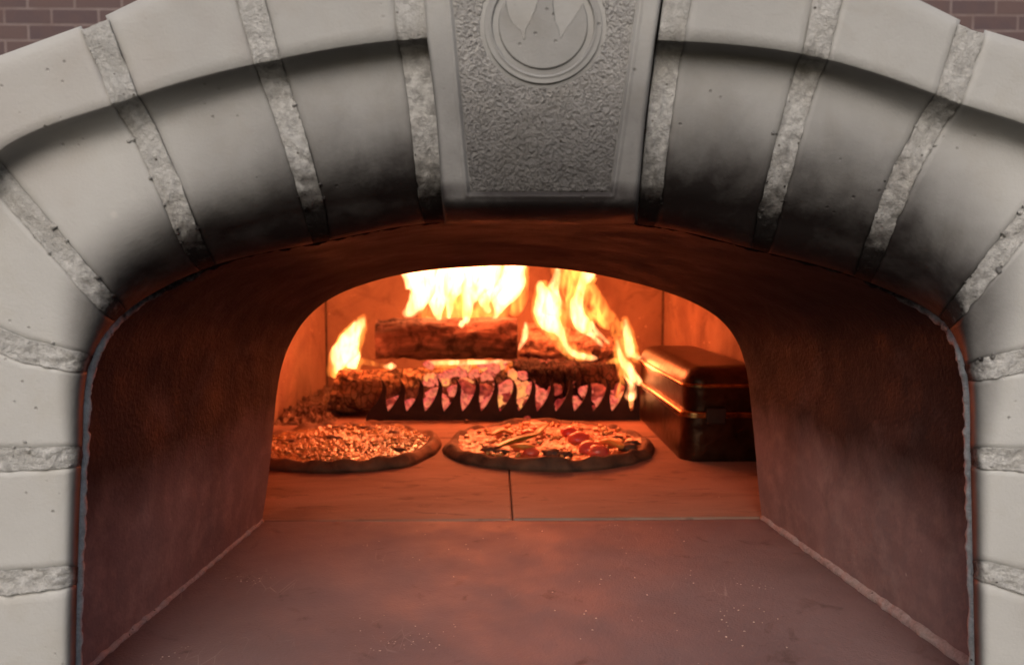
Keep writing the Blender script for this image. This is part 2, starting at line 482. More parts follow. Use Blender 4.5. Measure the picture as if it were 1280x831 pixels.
V, F, SA = [], [], []
rm = random.Random(11)
bm = bmesh.new(); bmesh.ops.create_icosphere(bm, subdivisions=2, radius=1)
bv = [v.co.copy() for v in bm.verts]; bf = [tuple(x.index for x in f.verts) for f in bm.faces]; bm.free()
for i in range(90):
    j = rm.randrange(2, NJ - 2)
    if j in (7,) and rm.random() < .5: continue
    st = rm.uniform(2.0, 4.1); k = min(range(len(SAMP)), key=lambda q: abs(SAMP[q][0] - st)); st, D = SAMP[k]; D = depth(D, j)
    side = rm.choice((-1, 1)); sl = seglen(j if side > 0 else j - 1, st)
    if (j == 7 and side > 0) or (j == 8 and side < 0): continue
    u = j + side * (hw(st) + rm.choice((-2, 0, 0, 1, 3, 9 * rm.random()))) / sl
    p = stationpt(u, st); c = U(p.x, p.y, D + .0002); r = rm.uniform(.0004, .0011) * (1.5 if rm.random() < .1 else 1); o = len(V); sd = rm.random() * 40
    V += [c + b * (r * (1 + .7 * noise.noise(b + Vector((sd, 0, 0))))) for b in bv]
    F += [tuple(o + x for x in f) for f in bf]; SA += [min(.9, .15 + soot_shade(u, p))] * len(bv)
mesh('mortar_specks', V, F, M['mortar'], OV, True, SA)['kind'] = 'stuff'

# ------------------------------------------------------------------ keystone: relief grid between joints 7 and 8
def kedge(st_y, side):
    # x of the keystone edge at photo height y
    pts = ([(520,-108),(532,48),(536,72),(545,150),(552,247),(556,283)] if side == 0 else
           [(845,-105),(820,50),(817,72),(807,150),(798,250),(794,284)])
    for a, b in zip(pts, pts[1:]):
        if st_y <= b[1]: break
    t = (st_y - a[1]) / (b[1] - a[1])
    return lerp(a[0], b[0], t)

EC = (679, 31)
LEAF = [0]
def flame_relief(x, y):
    """height of the emblem, mm"""
    r = math.hypot(x - EC[0], y - EC[1])
    if r > 78: return None
    h = 0
    ring = sstep(75.5, 72, r) * 2.6                      # outer band
    if r < 74:
        ring = 2.6
        ring -= 1.9 * sstep(66, 61.5, r) * sstep(54, 59, r)  # groove inside the band
        ring += .7 * math.exp(-((r - 64.5) / 2.2) ** 2)
    h = ring; LEAF[0] = 0
    if r < 57:
        # two sunken leaf-shaped gaps left between the licks of the flame
        def leaf(tip, L, Rr):
            tx, ty = tip
            if y > ty: return 0
            def ex(P):
                for a, b in zip(P, P[1:]):
                    if y >= b[1]:
                        return lerp(a[0], b[0], (y - a[1]) / (b[1] - a[1]))
                return P[-1][0]
            l, r_ = ex(L), ex(Rr)
            return sstep(0, 3.0, min(x - l, r_ - x))
        l1 = leaf((655, 50), [(654.5,50),(651,38),(640,29),(635,20),(632,8),(630,-8),(640,-30)], [(655.5,50),(658,36),(664,24),(670,12),(673,0),(678,-16),(681,-30)])
        l2 = leaf((701, 48), [(700.5,48),(698,38),(693,26),(691,14),(690,4),(690,-10),(688,-30)], [(701.5,48),(706,38),(714,29),(721,18),(726,10),(731,0),(730,-30)])
        h -= 2.8 * max(l1, l2)
        lf = max(l1, l2); LEAF[0] = lf; h += .9 * math.exp(-((lf - .25) / .22) ** 2) * (1 if lf > .002 else 0)
    return h

def build_keystone():
    V, A, F = [], [], []
    ys = [-112 + i * (388 + 4) / 196 for i in range(197)]
    ys = [y for y in ys if y <= 283]
    nx = 136
    def frame(y):
        l = lerp(563, 585, y / 243.0); r = lerp(799, 765, y / 243.0)
        return l, r
    panel_v = []
    for yi, y in enumerate(ys):
        f = max(0, (y - 246) / (283 - 246))
        Db = D0 - .003 + (DO - D0 + .003) * (1 - max(0, 1 - min(1, f) ** 2.2) ** (1 / 2.2))
        x0, x1 = kedge(y, 0), kedge(y, 1)
        for i in range(nx):
            t = i / (nx - 1); x = lerp(x0, x1, t)
            e = min(x - x0, x1 - x)
            D = Db + .0022 * (1 - min(1, e / 6)) ** 2
            if i in (0, nx - 1): D += .02
            l, r = frame(y)
            ins = min(x - l, r - x, 243 - y)
            if ins > 0: D += .0016 * sstep(0, 3.2, ins)     # sunk field that carries the rough panel
            else: D -= .0007 * math.exp(-((ins + 2.2) / 2.0) ** 2)
            w = U(x, y, D); w.y += fbm(w, 25, 3) * .0004
            V.append(w); A.append(max(.20 + .52 * sstep(-20, 190, y), sstep(192, 243, y)))  # crown shading painted down the face, full soot at the lip
    nyy = len(ys)
    F = grid_faces(nyy, nx)
    k = fix_normals(mesh('keystone', V, F, M['block'], OV, True, A))
    # rough panel, lying in the sunk field
    V, A = [], []
    NX, NY = 230, 330
    for a in range(NY):
        y = lerp(-104, 241.5, a / (NY - 1)); l, r = frame(y); l += 1.5; r -= 1.5
        for b in range(NX):
            x = lerp(l, r, b / (NX - 1))
            e = min(x - l, r - x, 241.5 - y)
            D = D0 - .003 + .0012
            w = U(x, y, D)
            edge = sstep(0, 3, e)
            n = (fbm(w + Vector((fbm(w, 500, 2), 0, fbm(w + Vector((1, 1, 1)), 500, 2))) * .0012, 1000, 4) + .35 * max(0, noise.noise(w * 420))) * .0009
            if math.hypot(x - EC[0], y - EC[1]) < 79: n = -.0022
            w.y -= n * edge - (1 - edge) * .0012
            V.append(w); A.append(.08 + .64 * sstep(20, 245, y))
    fix_normals(mesh('rough_panel', V, grid_faces(NY, NX), M['panel'], k, True, A))
    V, A = [], []
    NR, NA = 100, 220
    for a in range(NA):
        th = 2 * math.pi * a / NA
        for b in range(NR):
            r = 77.5 * b / (NR - 1)
            x = EC[0] + r * math.cos(th); y = EC[1] + r * math.sin(th)
            h = flame_relief(x, y) or 0
            w = U(x, y, D0 - .0006 + .0010 - .001 * h * 1.0)
            w.y += fbm(w, 90, 3) * .00012
            V.append(w); A.append(.38 - .24 * LEAF[0])
    fix_normals(mesh('round_emblem', V, grid_faces(NA, NR, 0, True), M['block'], k, True, A))['label'] = 'raised round emblem with a flame inside a ring, cut in the keystone'
build_keystone()

# facade body behind the blocks (keeps light out and closes the arch from the side)
V, F = [], []
nu = 120
for a in range(nu):
    u = a / (nu - 1) * (NJ - 1.001)
    po = stationpt(u, 0); pi_ = stationpt(u, 5)
    wo = U(po.x, po.y, D0); wi = U(pi_.x, pi_.y, DO)
    c = Vector((0.02, 0, .05))
    wo2 = wo + (c - wo) * .02
    s = 1.05
    V += [Vector((wo2.x, D0 + .05, wo2.z)), Vector((wo2.x, D0 + .10, wo2.z)), Vector((wo2.x, .56, wo2.z)), Vector((wo2.x, .736, wo2.z))]
F = grid_faces(nu, 4)
fix_normals(mesh('outer_body', V, F, M['block'], OV, True, [0.0] * len(V)))

V = []
for a in range(49):
    th = math.pi * a / 48
    for b in range(-1, 25):
        f = max(0, b) / 24; k = .52 if b < 0 else (1 - f ** 4) ** .5 * lerp(.84, 1, sstep(0, .35, f))
        V.append(Vector((.55 * k * math.copysign(abs(math.cos(th)) ** .6, math.cos(th)), .725 + 1.0 * f, .52 * k * math.sin(th) ** .6 - .03)))
fix_normals(mesh('oven_dome', V, grid_faces(49, 26), M['block'], OV, True, [0.0] * len(V)))

# ------------------------------------------------------------------ vestibule
INNER = [(328,648),(335,600),(341,540),(346,490),(353,455),(364,427),(384,397),(415,372),(465,352),(520,340),(580,334),(640,332),(700,336),(760,346),(820,361),(870,380),(903,402),(922,428),(933,462),(939,510),(944,560),(948,608),(953,655)]
DI = .678
def arclen_sampler(P):
    L = [0]
    for a, b in zip(P, P[1:]): L.append(L[-1] + (b - a).length)
    def f(t):
        s = t * L[-1]
        for i in range(len(P) - 1):
            if L[i + 1] >= s or i == len(P) - 2:
                return P[i].lerp(P[i + 1], (s - L[i]) / max(1e-9, L[i + 1] - L[i]))
    return f
inner3 = []
for i in range(201):
    p = catmull(INNER, i / 200 * (len(INNER) - 1)); inner3.append(U(p.x, p.y, DI))
inner3[0].z = -.004; inner3[-1].z = -.004
fin = arclen_sampler(inner3)
outer3 = []
for i in range(301):
    u = .3 + i / 300 * (NJ - 1.6)
    p = catmull(ST[5], u); w = U(p.x, p.y, DOF(u))
    if w.z > -.004 or True: outer3.append(w)
outer3 = [w for w in outer3 if w.z > -.006]
fout = arclen_sampler(outer3)
V, A = [], []
NW, ND = 220, 60
for a in range(NW):
    t = a / (NW - 1); po, pi_ = fout(t), fin(t)
    for b in range(ND):
        s = b / (ND - 1)
        w = po.lerp(pi_, s)
        k = math.sin(s * math.pi)
        # slight hollow towards the flue and rounding at the inner lip
        n = fbm(w, 14, 2) * .0010 + fbm(w, 60, 3) * .0003
        c = Vector((.015, w.y, .09)); d = (w - c); d.y = 0; d.normalize()
        w = w + d * (n * min(1, 12 * s, 12 * (1 - s) + .2) + .004 * k * sstep(.1, .2, w.z))
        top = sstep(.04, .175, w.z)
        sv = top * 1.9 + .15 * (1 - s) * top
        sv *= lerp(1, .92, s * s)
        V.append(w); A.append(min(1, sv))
fix_normals(mesh('vestibule_wall', V, grid_faces(NW, ND), M['refr'], OV, True, A))
# inner lip (thickness of the arch between vestibule and chamber)
V, A = [], []
NL = 10
for a in range(NW):
    t = a / (NW - 1); p = fin(t)
    c = Vector((.015, p.y, .09)); d = (p - c); d.y = 0; d.normalize()
    for b in range(NL):
        s = b / (NL - 1)
        V.append(p + Vector((0, .042 * s, 0)) + d * (.0015 + .030 * s)); A.append(.35 * sstep(.05, .2, p.z))
fix_normals(mesh('inner_arch', V, grid_faces(NW, NL), M['refr'], OV, True, A))

# sealant bead round the mouth
def tube(P, rad, nseg=8, rough=0.0, sc=150):
    V = []
    n = len(P)
    for i, p in enumerate(P):
        tdir = (P[min(n - 1, i + 1)] - P[max(0, i - 1)]).normalized()
        up = Vector((0, 1, 0)) if abs(tdir.y) < .9 else Vector((0, 0, 1))
        a = tdir.cross(up).normalized(); b = tdir.cross(a).normalized()
        r = rad(i / (n - 1)) if callable(rad) else rad
        for k in range(nseg):
            th = 2 * math.pi * k / nseg
            d = a * math.cos(th) + b * math.sin(th)
            q = p + d * r
            if rough: q = q + d * fbm(q, sc, 3) * rough
            V.append(q)
    F = []
    for i in range(n - 1):
        for k in range(nseg):
            F.append((i * nseg + k, i * nseg + (k + 1) % nseg, (i + 1) * nseg + (k + 1) % nseg, (i + 1) * nseg + k))
    F.append(tuple(range(nseg))[::-1]); F.append(tuple((n - 1) * nseg + k for k in range(nseg)))
    return V, F
P = []
for i in range(501):
    u = .3 + i / 500 * (NJ - 1.6); p = catmull(ST[5], u)
    side = 1 - sstep(3.2, 4.6, u) * (1 - sstep(10.4, 11.8, u))
    w = U(p.x + (-1.5 if p.x < 600 else 1.5) * side, p.y, lerp(DO - .002, .379, side))
    if w.z > -.03: P.append(w)
V, F = tube(P, lambda t: .0029 - .0024 * sstep(.30, .36, t) * (1 - sstep(.66, .72, t)), 8, .0013, 190)
A = []
for v in V: A.append(sstep(.165, .215, v.z + .012 * nz(v.x, v.y, v.z, 60)) * .98 + .25 * (1 - sstep(.0, .1, v.z)))
fix_normals(mesh('sealant_bead', V, F, M['bead'], OV, True, A))

# vestibule floor slab
Lb, Rb = U(328, 648, DI), U(953, 655, DI)
Lf, Rf = outer3[0], outer3[-1]
V, A = [], []
NXX, NYY = 60, 60
for a in range(NYY):
    s = a / (NYY - 1); y = lerp(Lf.y - .012, DI - .0005, s)
    k = (y - Lf.y) / (DI - Lf.y)
    xl = lerp(Lf.x, Lb.x, k) - .004; xr = lerp(Rf.x, Rb.x, k) + .004
    for b in range(NXX):
        x = lerp(xl, xr, b / (NXX - 1))
        z = fbm(Vector((x, y, 0)), 9, 3) * .0006 - .0004
        if a == NYY - 1: z -= .0005
        e = min(b, NXX - 1 - b) / NXX
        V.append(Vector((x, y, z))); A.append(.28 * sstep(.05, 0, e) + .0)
V += [Vector((Lf.x - .004, Lf.y - .012, -.03)), Vector((Rf.x + .004, Lf.y - .012, -.03))]
F = grid_faces(NYY, NXX) + [(0, len(V) - 2, len(V) - 1) + tuple(range(NXX - 1, 0, -1))]
A += [0, 0]
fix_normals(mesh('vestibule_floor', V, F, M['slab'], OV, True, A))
# fillets where the floor meets the walls
for side, (a_, b_) in enumerate(((Lf, Lb), (Rf, Rb))):
    P = [];
    for i in range(120):
        s = i / 119; p = Vector(a_).lerp(Vector(b_), s); p.z = .0004; p.y = lerp(Lf.y, DI - .002, s); P.append(p)
    V, F = tube(P, (lambda t: .0022) if side == 0 else (lambda t: lerp(.0048, .0032, t)), 10, .0011, 130)
    A = [.10 + .25 * max(0, nz(v.x, v.y, v.z, 45)) for v in V]
    fix_normals(mesh('floor_sealant', V, F, M['fillet'], OV, True, A))

V, F = [], []
rm = random.Random(4)
for i in range(120):
    cl = rm.choice(((525, 805, 55), (930, 790, 60), (700, 700, 160), (560, 690, 120), (800, 720, 200), (640, 800, 200)))
    px, py = rm.gauss(cl[0], cl[2] * .5), rm.gauss(cl[1], cl[2] * .28)
    if not 664 < py < 828 or not 250 < px < 1080: continue
    D = 208 / (py - 347) * 1.0; c = U(px, py, D); c.z = .0004; r = rm.uniform(.00015, .00045); o = len(V); sd = rm.random() * 40
    if abs(c.x) > .2: continue
    V += [c + Vector((b.x * 1.4, b.y, b.z * .7)) * (r * (1 + .8 * noise.noise(b + Vector((sd, 0, 0))))) for b in bv]
    F += [tuple(o + x for x in f) for f in bf]
tag(mesh('flour_crumbs', V, F, M['flour'], None, True), 'scattered pale crumbs of flour and dough on the front floor slab', 'crumbs', kind='stuff')

# ------------------------------------------------------------------ chamber
CX0, CX1, CY0, CY1 = -.3165, .3165, .733, 1.50
WZ = .20; RISE = .15
def jag(o, amp=.001):
    for v in o.data.vertices: v.co += Vector([fbm(v.co, 30, 2) * amp] * 3)
    return o
def slab(name, x0, x1, y0, y1, z0, z1, mat, bev=.0015):
    V, F = [], []; add_box(V, F, x0, x1, y0, y1, z0, z1)
    o = mesh(name, V, F, mat, OV, False); bevel(o, bev); return o
slab('chamber_side_wall', CX0 - .05, CX0, CY0, CY1 - .0035, -.02, WZ + .12, M['fb'])
slab('chamber_side_wall', CX1, CX1 + .05, CY0, CY1 - .0035, -.02, WZ + .12, M['fb'])
slab('chamber_back_wall', CX0 - .03, CX1 + .03, CY1, CY1 + .05, -.02, WZ + .17, M['fb'])
V = []
NV = 40
for a in range(NV):
    th = math.pi * a / (NV - 1)
    x = (CX1 + .004) * math.cos(th); z = WZ + RISE * math.sin(th)
    for y in (CY0 - .03, CY1 + .003): V.append(Vector((x, y, z)))
    V.append(Vector((x * 1.12, CY1 + .003, z + .03))); V.append(Vector((x * 1.12, CY0 - .03, z + .03)))
fix_normals(mesh('chamber_vault', V, grid_faces(NV, 4), M['fb'], OV, True))
# front wall of the chamber, pierced by the inner arch
V = []
for a in range(NW):
    t = a / (NW - 1); p = fin(t)
    d = (p - Vector((.015, p.y, .09))); d.y = 0; d.normalize()
    q = Vector((p.x, CY0, p.z)) + d * .030
    V.append(q); V.append(q + d * .20)
fix_normals(mesh('chamber_front_wall', V, grid_faces(NW, 2), M['fb'], OV, True))
# hearth tiles
gx = U(640, 630, .71).x; g = .0005
for (x0, x1) in ((CX0 - .01, gx - g), (gx + g, CX1 + .01)):
    for (y0, y1) in ((DI + .0002, 1.03), (1.0325, CY1 + .01)):
        slab('hearth_tile', x0, x1, y0, y1, -.03, 0 if x0 < 0 else .0006, M['tile'], .0016)
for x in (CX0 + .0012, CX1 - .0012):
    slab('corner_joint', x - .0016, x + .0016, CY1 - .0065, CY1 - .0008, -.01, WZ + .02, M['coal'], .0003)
slab('hearth_bed', CX0 - .05, CX1 + .05, DI - .01, CY1 + .04, -.045, -.0035, M['coal'], .001)

# ------------------------------------------------------------------ brick wall behind
V, F = [], []; add_box(V, F, -7, 7, 4.0, 4.22, -1.2, 3.2)
w = mesh('brick_wall', V, F, M['wall'], None, False)
tag(w, 'weathered red brick wall seen behind the top corners of the oven arch', 'wall')

# ------------------------------------------------------------------ logs
def log(name, p0, p1, r0, r1, mat, label, group, sq=2.0, rough=.004, seg=48, n=90, grooves=0, bend=0, endmat=None, rot=0, skew=0.0):
    p0, p1 = Vector(p0), Vector(p1)
    t = empty(name, (p0 + p1) / 2 - Vector((0, 0, r0)), label, 'log', group)
    ax = (p1 - p0).normalized(); up = Vector((0, 0, 1)); a = ax.cross(up).normalized(); b = a.cross(ax).normalized()
    sd = random.random() * 50
    V = []; rings = []
    for i in range(n):
        s = i / (n - 1); c = p0.lerp(p1, s) + b * (bend * math.sin(s * math.pi)); r = lerp(r0, r1, s)
        for k in range(seg):
            th = 2 * math.pi * k / seg + rot
            cs, sn = math.cos(th), math.sin(th)
            q = (abs(cs) ** sq + abs(sn) ** sq) ** (-1 / sq)
            d = a * cs + b * sn
            rr = r * q
            v0 = c + d * rr
            nn = noise.noise(Vector((s * 5 + sd, cs * 2.2, sn * 2.2))) * rough * 1.6 + noise.noise(Vector((s * 16 + sd, cs * 7, sn * 7))) * rough + fbm(v0, 160, 3) * rough * .35
            if grooves:
                g_ = abs(((s * grooves) % 1) - .5) * 2
                nn -= .0035 * sstep(.78, 1, g_)
                g2 = abs(((th / (2 * math.pi) * 10 + .3 * math.floor(s * grooves)) % 1) - .5) * 2
                nn -= .0028 * sstep(.82, 1, g2)
            v = c + d * (rr + nn) + ax * (skew * sn * rr if i in (0, n - 1) or s < .04 or s > .96 else 0)
            V.append(v)
    F = []
    for i in range(n - 1):
        for k in range(seg):
            F.append((i * seg + k, i * seg + (k + 1) % seg, (i + 1) * seg + (k + 1) % seg, (i + 1) * seg + k))
    fix_normals(mesh('wood', V, F, mat, t))
    for e in (0, n - 1):
        EV = []; c = sum((V[e * seg + k] for k in range(seg)), Vector()) / seg
        rr = 8
        for k in range(seg):
            for q in range(rr):
                p = c.lerp(V[e * seg + k], (q / (rr - 1)))
                EV.append(p + ax * (fbm(p, 130, 3) * .0025 * (1 if q < rr - 1 else 0) ))
        fix_normals(mesh('cut_end', EV, grid_faces(seg, rr, 0, True), endmat or M['endgrain'], t))
    return t
LG = 'logs burning on the fire'
def P3(px, py, D): return U(px, py, D)
log('firewood_log', P3(416, 490, 1.215), P3(655, 483, 1.235), .031, .033, M['barklog'], 'pale bark-covered log with a charred cut end, behind the left half of the grate', LG, 2.0, .0045, skew=.3)
log('firewood_log', P3(472, 424, 1.265), P3(646, 422, 1.265), .030, .031, M['brownlog'], 'dark brown split log lying on top of the fire with tall flames rising off it', LG, 2.8, .003, bend=.001)
log('firewood_log', P3(640, 478, 1.225), P3(776, 481, 1.225), .036, .034, M['charlog'], 'black charred log cracked into blocks, behind the right half of the toothed grate', LG, 2.6, .003, grooves=6.5)
log('firewood_log', P3(652, 425, 1.35), P3(778, 443, 1.33), .030, .026, M['greylog'], 'ash-grey log behind the others at the back right of the fire', LG, 2.2, .004)

# lumps: coals, embers, charcoal
def lump(name, c, r, mat, label, cat, group, sx=1.2, n=10, rough=.35):
    bm = bmesh.new(); bmesh.ops.create_icosphere(bm, subdivisions=3, radius=1)
    sd = Vector([random.random() * 40 for _ in range(3)])
    sc = Vector((sx * random.uniform(.85, 1.2), random.uniform(.8, 1.1), random.uniform(.65, .95)))
    e = Euler([random.uniform(-.6, .6) for _ in range(3)]).to_matrix()
    for v in bm.verts:
        p = v.co.copy()
        k = 1 + rough * noise.noise(p * 1.3 + sd) + rough * .5 * noise.noise(p * 3.1 + sd)
        m = max(abs(p.x), abs(p.y), abs(p.z)); k *= lerp(1, .78 / m, .45)
        v.co = e @ Vector((p.x * sc.x, p.y * sc.y, p.z * sc.z)) * (r * k)
    me = bpy.data.meshes.new(name); bm.to_mesh(me); bm.free()
    me.polygons.foreach_set('use_smooth', [True] * len(me.polygons)); me.materials.append(mat)
    o = bpy.data.objects.new(name, me); COL.objects.link(o); o.location = c
    tag(o, label, cat, group); return o
rs = random.Random(3)
for i in range(34):
    px = rs.uniform(528, 656); py = rs.uniform(456, 482)
    m = M['emberhot'] if rs.random() < .30 else M['ember']
    lump('glowing_coal', U(px, py, rs.uniform(1.19, 1.215)), rs.uniform(.006, .0095), m, 'glowing pink-orange coal heaped under the brown log, in the middle of the fire', 'coal', 'glowing coals heaped between the logs')
for i in range(48):
    px = 486 + (i + rs.uniform(-.4, .4)) * 6.3; py = rs.uniform(484, 515)
    m = rs.choice([M['ember'], M['ember'], M['ember'], M['ember2'], M['ember2'], M['emberhot']])
    lump('glowing_coal', U(px, py, rs.uniform(1.175, 1.19)), rs.uniform(.009, .0135), m, 'glowing red coal seen between the teeth of the black grate', 'coal', 'glowing coals just behind the grate teeth')
for i in range(15):
    px = rs.uniform(350, 432); py = rs.uniform(500, 518)
    D = .208 * 1000 / (py + 5 - 347)
    lump('charcoal_lump', U(px, py, D), rs.uniform(.005, .010), M['coal'] if rs.random() < .5 else M['ash'], 'lump of dead charcoal in the ash left of the grate', 'charcoal', 'charcoal lumps in the ash at the left', 1.4, rough=.6)
for (px, py, r, l, m) in ((659, 523, .0045, 'reddish crumb of char on the hearth behind the right pizza, taller one', 'ember2'), (671, 526, .004, 'pale crumb of char on the hearth behind the right pizza, right-hand one', 'ash'), (583, 526, .003, 'small flake of ash on the hearth between the two pizzas, nearest the grate', 'ash')):
    lump('char_crumb', U(px, py, 1.135) , r, M[m], l, 'char crumb', None)
# ash bank, uncountable
V, A = [], []
na, nb = 130, 220
for a in range(na):
    x = lerp(-.312, -.225, a / (na - 1))
    for b in range(nb):
        y = lerp(1.10, 1.49, b / (nb - 1))
        e = min(1, b / 40, (nb - 1 - b) / 26, (na - 1 - a) / 32, a / 3 + .3)
        z = .008 * sstep(0, 1, e) * (1 + .7 * nz(x, y, 1, 34)) + e * .010 * fbm(Vector((x, y, 2)), 120, 4) - .003 * (1 - e)
        V.append(Vector((x, y, z)))
tag(fix_normals(mesh('ash_bank', V, grid_faces(na, nb), M['ash'])), 'bank of grey ash and crumbled char against the left wall beside the logs', 'ash', kind='stuff')
V = []
for a in range(100):
    x = lerp(-.19, .20, a / 99)
    for b in range(40):
        y = lerp(1.172, 1.45, b / 39)
        e = min(1, b / 5 + .25, (39 - b) / 6, a / 8, (99 - a) / 8)
        V.append(Vector((x, y, .012 * e * (1 + .7 * nz(x, y, 4, 30)) + e * .006 * fbm(Vector((x, y, 2)), 95, 3) - .003 * (1 - e))))
tag(fix_normals(mesh('ember_bed', V, grid_faces(100, 40), M['ember2'])), 'bed of dull red embers and ash under the burning logs', 'embers', kind='stuff')

# ------------------------------------------------------------------ toothed grate
GD = 1.149
G = empty('fire_grate', U(630, 527, GD) * 1.0, 'black steel grate front with a row of wavy flame-shaped teeth, standing before the logs', 'grate')
G.location.z = 0
tips = [480 + 23.35 * i for i in range(14)]
bot = 528; val = 516
def tooth(i):
    x = tips[i]; L = x - 18.5; Rr = x + 6.3
    left = [(L, val), (x - 11, 507), (x - 5, 496), (x - 2.2, 486), (x - 2.6, 479), (x - 5.2, 472.5)]
    right = [(x - 1.5, 477), (x + 2.3, 483), (x + 3.2, 491), (x + 2.2, 500), (x + 3.0, 509), (Rr - 1.6, val)]
    return left, right
outline = [(457, bot)]
for i in range(14):
    l, r = tooth(i)
    def sm(P): return [tuple(catmull(P, k / 14 * (len(P) - 1))) for k in range(15)]
    h = random.uniform(-1.2, 1.2)
    pts = [(p[0], lerp(p[1], p[1] + h * 1.5, sstep(val, 472, p[1]))) for p in sm(l) + sm(r)]
    if i == 0: pts = [(459, 519)] + pts[3:]
    outline += pts
outline += [(792, 513), (794, 480), (797, 478), (799, 490), (800, bot)]
bm = bmesh.new()
fr = [bm.verts.new(U(x, y, GD)) for x, y in outline]
f0 = bm.faces.new(fr)
res = bmesh.ops.extrude_face_region(bm, geom=[f0])
for v in res['geom']:
    if isinstance(v, bmesh.types.BMVert): v.co.y += .004
bmesh.ops.triangulate(bm, faces=bm.faces[:]); bmesh.ops.recalc_face_normals(bm, faces=bm.faces)
bm.verts.ensure_lookup_table()
mz = min(v.co.z for v in bm.verts)
V = [v.co.copy() - Vector((0, 0, mz)) for v in bm.verts]; F = [tuple(v.index for v in f.verts) for f in bm.faces]; bm.free()
mesh('toothed_plate', V, F, M['iron'], G, False)
for px in (470, 785):
    V, F = [], []; x = FX(px, GD); add_box(V, F, x - .006, x + .006, GD + .0045, GD + .16, .001, .008)
    bevel(mesh('foot_bar', V, F, M['iron'], G, False), .001)
V, F = [], []; add_box(V, F, FX(470, GD), FX(790, GD), GD + .10, GD + .112, .009, .018)
bevel(mesh('cross_bar', V, F, M['iron'], G, False), .001)

# ------------------------------------------------------------------ metal box at the right
BX0, BX1, BY0, BY1, BH = .2125, .3135, .888, 1.195, .1085
B = empty('metal_box', ((BX0 + BX1) / 2, (BY0 + BY1) / 2, 0), 'dark lidded metal box with shiny brassy rims standing at the right edge of the hearth', 'box')
def rbox(z0, z1, grow, r, mat, name, dome=0.0, seg=10, nz_=14, top=True):
    x0, x1, y0, y1 = BX0 - grow, BX1 + grow, BY0 - grow, BY1 + grow
    prof = []
    for k in range(nz_ + 1): prof.append((0.0, lerp(z0, z1 - dome, k / nz_)))
    for k in range(1, 11):
        th = k / 10 * math.pi / 2
        prof.append((dome * (1 - math.cos(th)), z1 - dome + dome * math.sin(th))) if dome else None
    V = []; cnt = 0
    for ins, z in prof:
        cnt = 0
        rr = max(.002, r - ins)
        for (cx, cy, a0) in ((x1, y1, 0), (x0, y1, 90), (x0, y0, 180), (x1, y0, 270)):
            sx = -1 if cx == x1 else 1; sy = -1 if cy == y1 else 1
            ox, oy = cx + sx * (rr + ins), cy + sy * (rr + ins)
            for k in range(seg + 1):
                th = R(a0 + 90 * k / seg); V.append(Vector((ox + rr * math.cos(th), oy + rr * math.sin(th), z))); cnt += 1
    F = []
    for i in range(len(prof) - 1):
        for k in range(cnt): F.append((i * cnt + k, i * cnt + (k + 1) % cnt, (i + 1) * cnt + (k + 1) % cnt, (i + 1) * cnt + k))
    F.append(tuple((len(prof) - 1) * cnt + k for k in range(cnt))); F.append(tuple(range(cnt))[::-1])
    return fix_normals(mesh(name, V, F, mat, B, True))
rbox(0, .0535, 0, .022, M['tin'], 'box_body')
rbox(.0555, .1085, -.0025, .022, M['tin'], 'lid', dome=.022)
rbox(.0505, .0575, .0035, .018, M['trim'], 'middle_rim', dome=.0028)
for o in B.children:
    for v in o.data.vertices: v.co += Vector([fbm(v.co, 26, 3) * .0016] * 3)
V, F = [], []; lx = FX(897, .884); add_box(V, F, lx - .011, lx + .011, .8815, .8865, .044, .062)
bevel(mesh('latch', V, F, M['iron'], B, False), .0015)
rbox(.0845, .0885, .0004, .022, M['trim'], 'lid_rim', dome=.002)

